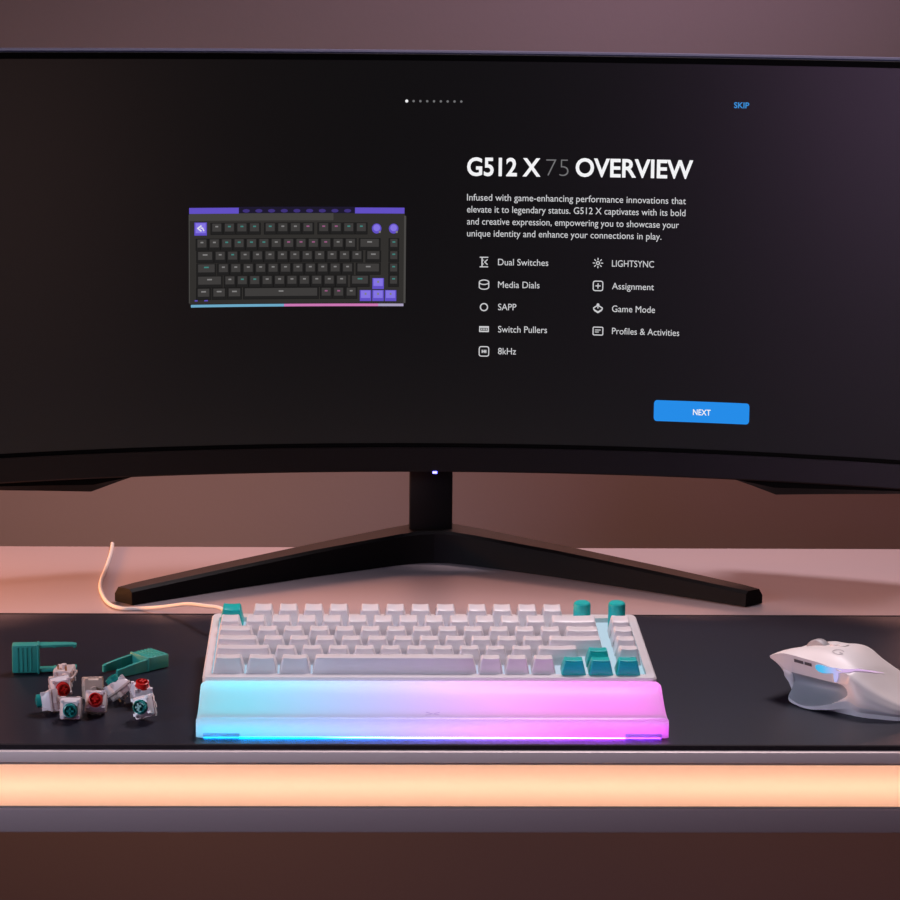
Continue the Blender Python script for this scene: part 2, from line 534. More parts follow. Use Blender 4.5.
# icons
b = MB()
W = 0.85
def box_icon(x, y, w, h, r=1.6):
    stroke(b, [(x + p, y + q) for p, q in rrect(w, h, r, 3)], W, closed=True)
x, y = 39.9, 261.1          # switch
stroke(b, [(x - 3.3, y + 4.0), (x + 3.3, y + 4.0)], W); stroke(b, [(x - 3.3, y - 4.0), (x + 3.3, y - 4.0)], W)
stroke(b, [(x - 1.6, y + 4.0), (x - 1.6, y - 4.0)], W * 1.2); stroke(b, [(x + 2.8, y + 2), (x + 0.6, y), (x + 2.8, y - 2)], W)
for q in (-1.6, 1.6): stroke(b, [(x - 1.6, y + q), (x - 0.2, y + q)], W * .7)
x, y = 40.2, 242.1          # dial
stroke(b, circ(x, y + 2.0, 4.0, 1.9), W, closed=True)
stroke(b, [(x - 4, y + 2.0), (x - 4, y - 2.0)] + circ(x, y - 2.0, 4.0, 1.9, 180, 360, 12) + [(x + 4, y + 2.0)], W)
stroke(b, circ(40.4, 223.1, 3.0), W * 1.1, closed=True)
x, y = 40.7, 204.5          # keyboard
bar(b, x - 4.1, x + 4.1, y + 1.1, y + 2.5); bar(b, x - 4.1, x + 4.1, y - 2.5, y - 1.4); bar(b, x - 4.1, x - 3.1, y - 2.5, y + 2.5); bar(b, x + 3.1, x + 4.1, y - 2.5, y + 2.5)
for q in (-1.9, -0.6, 0.7, 2.0): bar(b, x + q - 0.35, x + q + 0.35, y - 0.9, y + 0.6)
x, y = 40.9, 185.6          # 8k
box_icon(x, y, 8.0, 8.0)
stroke(b, [(x - 1.5, y - 1.1), (x - 1.5, y + 1.1)], W); stroke(b, [(x + 0.2, y - 1.1), (x + 0.2, y + 1.1)], W); stroke(b, [(x - 1.6, y), (x + 1.6, y)], W * .8); stroke(b, [(x + 1.6, y - 1.1), (x + 1.6, y + 1.1)], W)
b.build('feature_icons', M['px_text'], screen)
b = MB()
x, y = 135.5, 261.8         # light
stroke(b, circ(x, y, 1.3, n=12), W * .9, closed=True)
for k in range(8):
    a = math.radians(45 * k)
    stroke(b, [(x + 2.7 * math.cos(a), y + 2.7 * math.sin(a)), (x + 4.1 * math.cos(a), y + 4.1 * math.sin(a))], W * .9)
x, y = 135.9, 242.6         # plus
box_icon(x, y, 8.0, 8.0)
stroke(b, [(x - 1.9, y), (x + 1.9, y)], W); stroke(b, [(x, y - 1.9), (x, y + 1.9)], W)
x, y = 136.2, 223.5         # joystick
flat(b, circ(x, y + 3.2, 1.2, n=12))
stroke(b, [(x - 1.0, y + 2.2), (x - 3.6, y + 0.6), (x - 3.4, y - 0.8), (x, y - 2.9), (x + 3.4, y - 0.8), (x + 3.6, y + 0.6), (x + 1.0, y + 2.2)], W * 1.15)
stroke(b, [(x - 2.6, y - 1.6), (x, y - 3.2), (x + 2.6, y - 1.6)], W * 1.6); stroke(b, [(x, y + 2.6), (x, y + 0.3)], W)
x, y = 136.6, 204.5         # card
box_icon(x, y, 8.2, 6.6, 0.8)
stroke(b, [(x - 2.4, y + 0.9), (x + 2.2, y + 0.9)], W * .8); stroke(b, [(x - 2.4, y - 0.8), (x + 0.6, y - 0.8)], W * .8)
b.build('feature_icons', M['px_text'], screen)
# keyboard picture
PK = [('body', lin(50, 48, 46)), ('lip', lin(74, 72, 70)), ('key', lin(34, 33, 33)), ('keytop', lin(62, 60, 59)), ('purple', lin(98, 80, 196)), ('purple_lit', lin(132, 116, 226)), ('teal', lin(64, 128, 122)), ('pink', lin(150, 88, 128)), ('silver', lin(128, 126, 126)), ('bar_blue', lin(110, 170, 200)), ('bar_pink', lin(205, 120, 180)), ('bar_end', lin(170, 160, 190)), ('strip', lin(30, 26, 46)), ('strip_dot', lin(62, 50, 120)), ('well', lin(24, 23, 23)), ('body_top', lin(68, 66, 63)), ('white', lin(225, 222, 235))]
PKM = [emat('pixels_' + n_, c_, 1.0) for n_, c_ in PK]
PI = {n_: i for i, (n_, c_) in enumerate(PK)}
b = MB()
KX0, KX1, KT, KB = -207.8, -26.6, 306.4, 223.0
u = (KX1 - KX0) / 17.22
kx = lambda q: KX0 + 0.56 * u + q * u
bar(b, KX0 + 0.6, KX1 - 0.3, KB + 3.0, KT - 5.0, 0.0006, PI['body'], 16)
bar(b, KX0 + 0.6, KX1 - 60, KT - 11.0, KT - 5.0, 0.00065, PI['body_top'], 10)
bar(b, KX0 + 0.2, KX0 + 0.9, KB + 4.0, KT - 6.0, 0.0007, PI['lip']); bar(b, KX1 - 0.8, KX1 + 0.9, KB + 3.0, KT - 7.0, 0.0007, PI['lip'])
bar(b, KX0 + 0.6, KX0 + 42, KT - 5.2, KT - 0.3, 0.0008, PI['purple'], 4)
bar(b, KX1 - 42, KX1 - 0.6, KT - 5.2, KT - 0.3, 0.0008, PI['purple'], 4)
bar(b, KX0 + 42, KX1 - 42, KT - 5.0, KT + 0.3, 0.0007, PI['strip'], 8)
for k in range(9):
    flat(b, circ(KX0 + 48.2 + k * 10.6, KT - 3.0, 3.0, 1.5, n=12), 0.0008, PI['strip_dot'])
bar(b, KX0 + 1.8, KX0 + 80, KB + 0.4, KB + 2.6, 0.0008, PI['bar_blue'], 6)
bar(b, KX0 + 80, KX1 - 22, KB + 0.4, KB + 2.6, 0.0008, PI['bar_pink'], 6)
bar(b, KX1 - 22, KX1 - 0.8, KB + 0.4, KB + 2.6, 0.0008, PI['bar_end'], 2)
bar(b, KX0 + 5.0, KX0 + 7.4, KB + 5.4, KB + 6.4, 0.0008, PI['purple']); bar(b, KX0 + 13, KX0 + 16, KB + 5.4, KB + 6.4, 0.0008, PI['purple'])
ry = {'F': KT - 17.8, 'N': KT - 30.9, 'Q': KT - 41.2, 'A': KT - 51.6, 'Z': KT - 61.8, 'B': KT - 71.9}
def pkey(q, wd, row, col=None, leg='silver', dy=0.0):
    cx, cy = kx(q), ry[row] + dy
    hw, hh = wd * u / 2 - 0.55, 4.6
    if col:
        bar(b, cx - hw, cx + hw, cy - hh, cy + hh, 0.0008, PI['purple'])
        bar(b, cx - hw + 0.9, cx + hw - 0.9, cy - hh + 2.6, cy + hh - 0.3, 0.0009, PI['purple_lit'] if col == 2 else PI['purple'])
        bar(b, cx - 0.8, cx + 0.8, cy + 0.6, cy + 2.4, 0.0010, PI['silver'])
        return
    nn = 4 if wd > 3 else 1
    bar(b, cx - hw - 0.5, cx + hw + 0.5, cy - hh - 0.4, cy + hh + 0.4, 0.0007, PI['well'], nn)
    bar(b, cx - hw, cx + hw, cy - hh, cy + hh, 0.0008, PI['key'], nn)
    bar(b, cx - hw + 1.0, cx + hw - 1.0, cy - hh + 2.4, cy + hh - 0.2, 0.0009, PI['keytop'], nn)
    lw = 1.2 if wd < 1.2 else 2.0
    bar(b, cx - lw, cx + lw, cy + 1.3, cy + 2.5, 0.0010, PI[leg])
fx = [1.75, 2.75, 3.75, 4.75, 6.0, 7.0, 8.0, 9.0, 10.25, 11.25, 12.25, 13.25]
for k, q in enumerate(fx):
    pkey(q - 0.07, 1, 'F', leg=['silver', 'teal', 'teal', 'teal', 'teal', 'silver', 'silver', 'pink', 'pink', 'pink', 'teal', 'teal'][k])
for k in range(13): pkey(0.5 + k * 0.985, 1, 'N', leg='teal' if k in (2, 3, 4, 5) else ('pink' if 6 < k < 11 else 'silver'))
pkey(13.85, 1.75, 'N')
pkey(0.75, 1.4, 'Q')
for k in range(12): pkey(1.95 + k * 0.99, 1, 'Q', leg='teal' if k == 1 else 'silver')
pkey(14.15, 1.25, 'Q')
pkey(0.85, 1.6, 'A', leg='teal')
for k in range(11): pkey(2.2 + k * 0.99, 1, 'A')
pkey(13.75, 2.0, 'A')
pkey(1.1, 2.1, 'Z')
for k in range(10): pkey(2.72 + k * 0.99, 1, 'Z', leg='teal' if k in (1, 2) else 'silver')
pkey(13.1, 1.55, 'Z', leg='teal')
for q in (0.62, 1.86, 3.08): pkey(q, 1.2, 'B')
pkey(6.8, 6.05, 'B')
for q, lg in ((10.4, 'pink'), (11.4, 'pink'), (12.4, 'silver')): pkey(q, 1, 'B', leg=lg)
for row in 'NQAZ': pkey(15.78, 0.85, row, leg='teal')
for q, row in ((13.55, 'B'), (14.55, 'B'), (15.55, 'B'), (14.55, 'Z')): pkey(q, 1.02, row, col=2, dy=-2.2)
for q in (14.4, 15.75):
    flat(b, circ(kx(q), ry['F'], 4.0, 4.2), 0.0008, PI['purple'])
    flat(b, circ(kx(q), ry['F'] + 0.6, 2.8, 2.8), 0.0009, PI['purple_lit'])
    flat(b, circ(kx(q) + 2.6, ry['F'] - 2.8, 0.9, n=10), 0.0010, PI['silver'])
cx, cy = kx(0.4), ry['F'] + 0.2
bar(b, cx - 5.2, cx + 5.2, cy - 5.6, cy + 5.2, 0.0008, PI['purple'])
bar(b, cx - 4.2, cx + 4.2, cy - 3.6, cy + 4.6, 0.0009, PI['purple_lit'])
stroke(b, [(cx + 0.4, cy + 2.4), (cx - 2.4, cy + 0.4), (cx + 0.4, cy - 1.8)], 1.2, 0.0010, PI['white'])
stroke(b, [(cx + 0.2, cy + 0.6), (cx + 1.6, cy + 0.6), (cx + 2.6, cy - 1.6)], 1.0, 0.0010, PI['white'])
b.build('keyboard_picture', PKM, screen, label='picture of a black and purple keyboard')

# ------------------------------------------------------------------ keyboard
KBX, KBY = 0.0406, 2.0305
kb = thing('keyboard', (KBX, KBY + 0.07, DT + MAT_T), 'white mechanical keyboard with teal accent keys and two teal dials', 'keyboard')
KT_ = math.radians(4.15)
KZ = 0.022                       # top of the front lip above the mat


def kt(x, y, z):
    """Tilted keyboard frame (x right, y back from the front lip, z off the top plate) to the thing's frame."""
    x = XL + (x - XL) * (1 - 0.012 * y / 0.1277)   # the case narrows slightly to the back
    return Vector((x, y * math.cos(KT_) - z * math.sin(KT_) - 0.07, KZ + y * math.sin(KT_) + z * math.cos(KT_)))


CW, CD = 0.325, 0.1385
XL = -CW / 2
FX0 = -CW / 2 + 0.0064           # left edge of the key field
FY0 = 0.0092                     # front edge of the key field
U = 0.01905
FW, FD = 16.34 * U, 6.25 * U
b = MB()
nc = 5
def ring(w0, w1, d0, d1, r, z):
    pts = rrect(w1 - w0, d1 - d0, r, nc)
    return [((w0 + w1) / 2 + x, (d0 + d1) / 2 + y, z) for x, y in pts]
outer_top = ring(-CW / 2 + 0.0012, CW / 2 - 0.0012, 0.0012, CD - 0.0012, 0.004, 0)
outer = ring(-CW / 2, CW / 2, 0, CD, 0.005, -0.0014)
inner_top = ring(FX0 - 0.0005, FX0 + FW + 0.0005, FY0 - 0.0006, FY0 + FD + 0.0006, 0.0012, 0)
inner_low = ring(FX0 - 0.0004, FX0 + FW + 0.0004, FY0 - 0.0005, FY0 + FD + 0.0005, 0.0011, -0.0045)
R1 = [[kt(*p) for p in r] for r in (inner_low, inner_top, outer_top, outer)]
base = [Vector((p.x, p.y, 0.0004)) for p in R1[3]]
b.loft(R1 + [base], caps=False)
n0 = len(base)
b.add(base, [tuple(range(n0))])
b.build('case', M['case'], kb, smooth=35)
b = MB()
NS = 24
for k in range(NS):
    xa, xb = FX0 - 0.0004 + (FW + 0.0008) * k / NS, FX0 - 0.0004 + (FW + 0.0008) * (k + 1) / NS
    b.add([kt(xa, FY0 - 0.0005, -0.0034), kt(xb, FY0 - 0.0005, -0.0034), kt(xb, FY0 + FD + 0.0005, -0.0034), kt(xa, FY0 + FD + 0.0005, -0.0034)], [(0, 1, 2, 3)])
M['plate'] = led_mat('lit_key_plate', [(0.0, (0.45, 0.70, 0.85)), (0.3, (0.55, 0.65, 0.88)), (0.6, (0.64, 0.68, 0.90)), (0.85, (0.62, 0.76, 0.90)), (1.0, (0.50, 0.76, 0.90))], -0.16, 0.16, 0.85)
b.build('backlit_plate', M['plate'], kb, label='plate glowing blue between the keys')

#     row: y centre in u from the front, front height, tilt (deg, + faces the typist)
ROWS = {'B': (0.5, 0.0109, -7.3), 'Z': (1.5, 0.0113, -7.6), 'A': (2.5, 0.0114, -5.5), 'Q': (3.5, 0.0116, -3.3), 'N': (4.5, 0.0116, 5.5), 'F': (5.75, 0.0119, 6.0)}


def keycap(q, wu, row, mat, dy=0.0, name='keycap', label=None):
    yc, hf, tilt = ROWS[row]
    cx, cy = FX0 + q * U, FY0 + (yc + dy) * U
    w, d = wu * U - 0.0009, U - 0.0009
    tw, td = w - 0.0056, 0.0124
    yf = -d / 2 + 0.0024
    N = 8
    b = MB()
    rings = []
    zb = -0.0012
    dish = 0.00055
    for k in range(N + 1):
        f = k / N
        xb = -w / 2 + w * f
        xt = -tw / 2 + tw * f
        e = (2 * f - 1)
        dz = -dish * (1 - e * e) if wu < 3 else 0.0
        zf = hf + dz
        zk = hf + td * math.sin(math.radians(tilt)) + dz
        ybk = yf + td * math.cos(math.radians(tilt))
        rings.append([(xb, -d / 2, zb), (xt, yf, zf), (xt, ybk, zk), (xb, d / 2, zb)])
    b.loft(rings)
    b.map(lambda p: Matrix.Rotation(KT_, 3, 'X') @ p)
    # round the crown only: bevel edges that touch it
    o = b.build(name, mat, kb, loc=kt(cx, cy, 0), bevel=0.0009, seg=2, smooth=40)
    if label: o['label'] = label
    return o


TEALK = 'teal keycap'
keycap(0.5, 1, 'F', M['teal'], label=TEALK)
for q in fx: keycap(q, 1, 'F', M['key'])
for k in range(13): keycap(0.5 + k, 1, 'N', M['key'])
keycap(14, 2, 'N', M['key'])
keycap(0.75, 1.5, 'Q', M['key'])
for k in range(12): keycap(2.0 + k, 1, 'Q', M['key'])
keycap(14.25, 1.5, 'Q', M['key'])
keycap(0.875, 1.75, 'A', M['key'])
for k in range(11): keycap(2.25 + k, 1, 'A', M['key'])
keycap(13.875, 2.25, 'A', M['key'])
keycap(1.125, 2.25, 'Z', M['key'])
for k in range(10): keycap(2.75 + k, 1, 'Z', M['key'])
keycap(13.125, 1.75, 'Z', M['key'])
for q in (0.625, 1.875, 3.125): keycap(q, 1.25, 'B', M['key'])
keycap(6.875, 6.25, 'B', M['key'], label='long space bar')
for q in (10.5, 11.5, 12.5): keycap(q, 1, 'B', M['key'])
for row in 'NQAZ': keycap(15.84, 0.98, row, M['key'])
for q, row in ((13.62, 'B'), (14.65, 'B'), (15.68, 'B'), (14.65, 'Z')): keycap(q, 1.0, row, M['teal'], dy=-0.2, label=TEALK)
for q in (14.45, 15.84):
    b = MB()
    r = 0.0065
    b.lathe([(r, -0.003), (r, 0.0143), (r - 0.0004, 0.0158), (r - 0.0014, 0.0166), (r - 0.0032, 0.0166), (0.0001, 0.0165)], 32)
    b.map(lambda p: Matrix.Rotation(KT_, 3, 'X') @ p)
    b.build('dial', M['teal'], kb, loc=kt(FX0 + q * U, FY0 + 5.72 * U, 0), smooth=35, label='teal round dial')
# cable: from the back of the case over the rear edge of the desk
cab = [(-0.100, 2.165, 0.020), (-0.1085, 2.190, 0.0225), (-0.1174, 2.2207, 0.024), (-0.1299, 2.2368, 0.022), (-0.1473, 2.2649, 0.016), (-0.1646, 2.2852, 0.0085), (-0.1851, 2.3023, 0.0022), (-0.2021, 2.3035, 0.0018), (-0.2147, 2.3204, 0.0018), (-0.2238, 2.3581, 0.0018), (-0.2267, 2.3904, 0.0018), (-0.2264, 2.4338, 0.0018), (-0.2268, 2.4828, 0.0018), (-0.2276, 2.506, 0.0022), (-0.2283, 2.5165, 0.0024), (-0.2286, 2.5198, -0.002), (-0.2286, 2.5205, -0.03), (-0.2286, 2.522, -0.16)]
b = MB()
b.tube([(x - KBX, y - KBY - 0.07, z - MAT_T) for x, y, z in spline(cab, 6)], 0.00155, 10)
b.build('cable', M['cable'], kb, smooth=60, label='thin light grey cable')

# ------------------------------------------------------------------ palm rest
PRX, PRY = 0.0413, 1.9583
pr = thing('palm_rest', (PRX, PRY, DT + MAT_T), 'translucent palm rest in front of the keyboard glowing cyan to pink', 'palm rest')
PW = 0.327
prof = [(0.0004, 0.0003), (0.0, 0.0015), (0.0, 0.0122), (0.0006, 0.0138), (0.0022, 0.0146), (0.0048, 0.0142), (0.0085, 0.0134), (0.0150, 0.0130), (0.0240, 0.0133), (0.0340, 0.0146), (0.0440, 0.0170), (0.0500, 0.0187), (0.0545, 0.0203), (0.0590, 0.0213), (0.0640, 0.0217), (0.0675, 0.0212), (0.0692, 0.0196), (0.0692, 0.0006)]
xs = [-PW / 2, -PW / 2 + 0.0004, -PW / 2 + 0.0014, -PW / 2 + 0.0035] + [-PW / 2 + 0.0035 + (PW - 0.007) * k / 12 for k in range(1, 12)] + [PW / 2 - 0.0035, PW / 2 - 0.0014, PW / 2 - 0.0004, PW / 2]
rings = []
for x in xs:
    e = PW / 2 - abs(x)
    drop = 0.0022 * max(0.0, 1 - e / 0.0035) ** 2
    ins = 0.0018 * max(0.0, 1 - e / 0.0035) ** 2
    row = []
    for y, z in prof:
        yy = y + (ins if y < 0.03 else -ins) * (1 if (y < 0.004 or y > 0.062) else 0)
        row.append((x, yy, z - drop * min(1, z / 0.012)))
    rings.append(row)
b = MB()
b.loft(rings)
LS = [(0.0, (0.02, 0.62, 0.76)), (0.10, (0.06, 0.64, 0.82)), (0.25, (0.24, 0.52, 0.90)), (0.40, (0.42, 0.42, 0.90)), (0.52, (0.64, 0.36, 0.92)), (0.66, (0.92, 0.28, 0.92)), (0.82, (0.98, 0.14, 0.90)), (1.0, (0.96, 0.09, 0.88))]
b.build('rest_body', M['rest'], pr, smooth=40)
M['rest_sheet'] = led_mat('palm_rest_light_sheet', LS, -0.16, 0.16, 1.35)
M['rest_front'] = led_mat('palm_rest_light_front', [(p_, (c_[0] + 0.06, c_[1] * 1.05, c_[2] * 1.3)) for p_, c_ in LS], -0.16, 0.16, 2.1)
M['rest_bar'] = led_mat('palm_rest_light_bar', LS, -0.16, 0.16, 3.6)
b = MB()
NS = 30
for k in range(NS):
    xa, xb = -0.1625 + 0.325 * k / NS, -0.1625 + 0.325 * (k + 1) / NS
    b.add([(xa, 0.0105, 0.002), (xb, 0.0105, 0.002), (xb, 0.066, 0.002), (xa, 0.066, 0.002)], [(0, 1, 2, 3)], 0)
    b.box(xa, xb, 0.060, 0.064, 0.0120, 0.0150, 1)
    b.add([(xa, 0.0040, 0.0012), (xb, 0.0040, 0.0012), (xb, 0.0040, 0.0104), (xa, 0.0040, 0.0104)], [(0, 1, 2, 3)], 3)
    b.box(xa, xb, 0.0041, 0.0046, 0.0010, 0.0098, 2)
b.build('light_guide', [M['rest_sheet'], M['rest_bar'], M['channel'], M['rest_front']], pr)
b = MB()
for k in range(NS):
    xa, xb = -0.158 + 0.316 * k / NS, -0.158 + 0.316 * (k + 1) / NS
    b.add([(xa, 0.0001, 0.0002), (xb, 0.0001, 0.0002), (xb, -0.0002, 0.0008), (xa, -0.0002, 0.0008)], [(0, 1, 2, 3)])
M['rest_under'] = led_mat('palm_rest_added_spill', [(p_, (max(0.0, c_[0] * 0.9 - 0.25), c_[1] * 0.8, c_[2] * 2.2)) for p_, c_ in LS], -0.16, 0.16, 20.0)  # added emitter that throws the coloured spill onto the mat
b.build('added_spill_strip', M['rest_under'], pr, label='added thin light line along the bottom, for glow on the mat')
for x in (-PW / 2 + 0.0175, PW / 2 - 0.0175):
    b = MB(); b.box(x - 0.0125, x + 0.0125, -0.0008, 0.0016, 0.0002, 0.0036)
    b.build('rest_foot', M['restfoot'], pr, bevel=0.0004, smooth=30, label='darker translucent foot')
b = MB()
def on_rest(x, y):
    for (ya, za), (yb, zb) in zip(prof[4:], prof[5:]):
        if ya <= y <= yb:
            return (x, y, za + (zb - za) * (y - ya) / (yb - ya) + 0.0002)
def mark(pts, w):
    for (xa, ya), (xb, yb) in zip(pts[:-1], pts[1:]):
        L = math.hypot(xb - xa, yb - ya)
        nx, ny = -(yb - ya) / L * w / 2, (xb - xa) / L * w / 2
        b.add([on_rest(xa + nx, ya + ny), on_rest(xb + nx, yb + ny), on_rest(xb - nx, yb - ny), on_rest(xa - nx, ya - ny)], [(0, 1, 2, 3)])
mark([(-0.0045, 0.0185), (0.0000, 0.0145), (0.0045, 0.0125)], 0.0013)
mark([(-0.0050, 0.0115), (-0.001, 0.0135)], 0.0013)
mark([(0.0012, 0.0155), (0.0050, 0.0180)], 0.0013)
b.build('rest_mark', M['restmark'], pr, label='faint small cross mark')

# ------------------------------------------------------------------ mouse
mo = thing('mouse', (0.3088, 2.0868, DT + MAT_T), 'white ergonomic gaming mouse with grey thumb hollow and glowing light line', 'mouse')
mo.rotation_euler.z = math.radians(-45)
# ring points (w toward the thumb side, z), p0..p12
SEC = [
    (0.000, [(0, .0268), (.020, .0265), (.024, .0265), (.026, .0266), (.0272, .0268), (.0285, .0272), (.0295, .0290), (.017, .0298), (0, .0280), (-.015, .0280), (-.027, .0265), (-.028, .0262), (-.020, .0262)]),
    (0.006, [(0, .0225), (.020, .0225), (.024, .0226), (.026, .0230), (.0278, .0240), (.0296, .0255), (.0308, .0318), (.018, .0325), (0, .0295), (-.016, .0300), (-.029, .0280), (-.031, .0250), (-.024, .0222)]),
    (0.013, [(0, .0155), (.020, .0155), (.025, .0157), (.027, .0165), (.0285, .0195), (.0302, .0230), (.0318, .0340), (.018, .0352), (0, .0325), (-.016, .0328), (-.030, .0290), (-.033, .0210), (-.026, .0150)]),
    (0.0205, [(0, .0060), (.022, .0060), (.0285, .0062), (.0292, .0075), (.0280, .0140), (.0300, .0212), (.0318, .0344), (.018, .0372), (0, .0352), (-.017, .0348), (-.031, .0300), (-.035, .0190), (-.030, .0060)]),
    (0.0225, [(0, .0005), (.028, .0005), (.0350, .0016), (.0350, .0042), (.0268, .0135), (.0296, .0210), (.0318, .0344), (.018, .0374), (0, .0358), (-.017, .0350), (-.031, .0300), (-.035, .0190), (-.030, .0005)]),
    (0.034, [(0, .0), (.032, .0), (.0392, .0006), (.0394, .0024), (.0225, .0120), (.0286, .0206), (.0310, .0338), (.018, .0384), (0, .0378), (-.018, .0358), (-.032, .0300), (-.036, .0180), (-.032, .0)]),
    (0.046, [(0, .0), (.033, .0), (.0404, .0008), (.0406, .0030), (.0222, .0122), (.0284, .0204), (.0306, .0332), (.018, .0386), (0, .0398), (-.018, .0372), (-.032, .0305), (-.036, .0180), (-.032, .0)]),
    (0.058, [(0, .0), (.031, .0), (.0366, .0022), (.0370, .0062), (.0235, .0135), (.0290, .0208), (.0304, .0318), (.018, .0370), (0, .0376), (-.018, .0330), (-.032, .0250), (-.036, .0175), (-.031, .0)]),
    (0.0715, [(0, .0), (.029, .0), (.0310, .0045), (.0322, .0105), (.0316, .0160), (.0318, .0225), (.0294, .0288), (.0175, .0322), (0, .0314), (-.0175, .0262), (-.031, .0205), (-.035, .0160), (-.030, .0)]),
    (0.082, [(0, .0), (.028, .0), (.0290, .0035), (.0324, .0085), (.0332, .0140), (.0310, .0196), (.0266, .0242), (.016, .0252), (0, .0240), (-.016, .0198), (-.028, .0160), (-.032, .0110), (-.028, .0)]),
    (0.093, [(0, .0), (.023, .0), (.0240, .0035), (.0278, .0075), (.0288, .0115), (.0262, .0155), (.0220, .0182), (.013, .0178), (0, .0170), (-.013, .0142), (-.023, .0118), (-.026, .0080), (-.023, .0)]),
    (0.105, [(0, .0), (.0165, .0), (.0170, .0030), (.0200, .0055), (.0200, .0080), (.0178, .0100), (.0145, .0116), (.008, .0112), (0, .0105), (-.008, .0094), (-.015, .0080), (-.018, .0058), (-.016, .0)]),
    (0.113, [(0, .001), (.008, .001), (.0085, .0025), (.0090, .0040), (.0088, .0052), (.0080, .0062), (.0060, .0070), (.003, .0074), (0, .0075), (-.003, .0074), (-.006, .0066), (-.008, .0050), (-.008, .001)]),
]
PU, PR_ = 12, 12          # subdivisions per span


def cr(p0, p1, p2, p3, t):
    return 0.5 * (2 * p1 + (p2 - p0) * t + (2 * p0 - 5 * p1 + 4 * p2 - p3) * t * t + (3 * p1 - p0 - 3 * p2 + p3) * t ** 3)


def row_at(i, t):
    g = lambda k: SEC[max(0, min(len(SEC) - 1, k))]
    out = []
    uu = cr(g(i - 1)[0], g(i)[0], g(i + 1)[0], g(i + 2)[0], t)
    for j in range(13):
        out.append(Vector((uu, cr(g(i - 1)[1][j][0], g(i)[1][j][0], g(i + 1)[1][j][0], g(i + 2)[1][j][0], t), cr(g(i - 1)[1][j][1], g(i)[1][j][1], g(i + 1)[1][j][1], g(i + 2)[1][j][1], t))))
    return out


SHARP_ALL = {3, 5, 6}


def ring_pt(row, q, soft):
    """Point at ring parameter q (0..13) of a control row."""
    j = int(math.floor(q)) % 13
    t = q - math.floor(q)
    a = row[(j - 1) % 13]; p = row[j]; c = row[(j + 1) % 13]; e = row[(j + 2) % 13]
    sharp = {1, 2, 12} | (set() if soft else SHARP_ALL)
    if j in sharp: a = p
    if (j + 1) % 13 in sharp: e = c
    return cr(a, p, c, e, t)


rows = []
for i in range(len(SEC) - 1):
    for k in range(PU):
        rows.append(row_at(i, k / PU))
rows.append(row_at(len(SEC) - 2, 1.0))
NR = 13 * PR_
# world side: thumb side is local -y
grid = []
for r in rows:
    soft = r[0].x > 0.0712
    grid.append([Vector((p.x, -p.y, p.z)) for p in (ring_pt(r, k / PR_, soft) for k in range(NR))])
parts = {'base': MB(), 'thumb_hollow': MB(), 'side_panel': MB(), 'main_button': MB(), 'right_button': MB(), 'shell': MB()}
for i in range(len(grid) - 1):
    uc = (rows[i][0].x + rows[i + 1][0].x) / 2
    for j in range(NR):
        k = (j + 1) % NR
        q = (j + 0.5) / PR_
        if q < 3 or q > 12: nm = 'base'
        elif q < 5: nm = 'thumb_hollow' if 0.0205 < uc < 0.0715 - 0.011 * (q - 4.0) ** 2 else ('side_panel' if uc < 0.0206 else 'shell')
        elif q < 6: nm = 'side_panel' if uc < 0.056 else 'shell'
        elif q < 8: nm = 'main_button' if uc < 0.046 else 'shell'
        elif q < 11: nm = 'right_button' if uc < 0.046 else 'shell'
        else: nm = 'shell'
        parts[nm].add([grid[i][j], grid[i][k], grid[i + 1][k], grid[i + 1][j]], [(0, 1, 2, 3)])
parts['base'].add(grid[0], [tuple(range(NR))])
parts['shell'].add(grid[-1], [tuple(range(NR))])
for nm, mt, lb in (('base', 'mside', 'pale grey lower edge with thumb ledge'), ('thumb_hollow', 'grip', 'grey rubber thumb hollow'), ('side_panel', 'mside', None), ('shell', 'white', None)):
    parts[nm].build(nm, M[mt], mo, smooth=50, label=lb)
for nm in ('main_button', 'right_button'):
    parts[nm].build('main_button', M['white'], mo, smooth=50)


def surf(u_, q, off=0.0):
    """Point on the mouse skin at length u_ and ring parameter q, lifted by off."""
    def at(uu, qq):
        for i in range(len(SEC) - 1):
            if SEC[i][0] <= uu <= SEC[i + 1][0]:
                p = ring_pt(row_at(i, (uu - SEC[i][0]) / (SEC[i + 1][0] - SEC[i][0])), qq % 13, uu > 0.0712)
                return Vector((p.x, -p.y, p.z))
    p = at(u_, q)
    du = at(u_ + 0.001, q) - at(u_ - 0.001, q)
    dq = at(u_, q + 0.06) - at(u_, q - 0.06)
    n_ = du.cross(dq).normalized()
    if n_.dot(p - Vector((u_, 0, 0.015))) < 0: n_ = -n_
    return p + n_ * off


def ribbon(b, path, off=0.0006):
    """path: (u, q, half width in u, half width in q)"""
    pts = path
    L, R_ = [], []
    for u_, q, hu, hq in pts:
        L.append(surf(u_ - hu, q + hq, off)); R_.append(surf(u_ + hu, q - hq, off))
    vs = L + R_
    n_ = len(L)
    b.add(vs, [(k, k + 1, n_ + k + 1, n_ + k) for k in range(n_ - 1)])


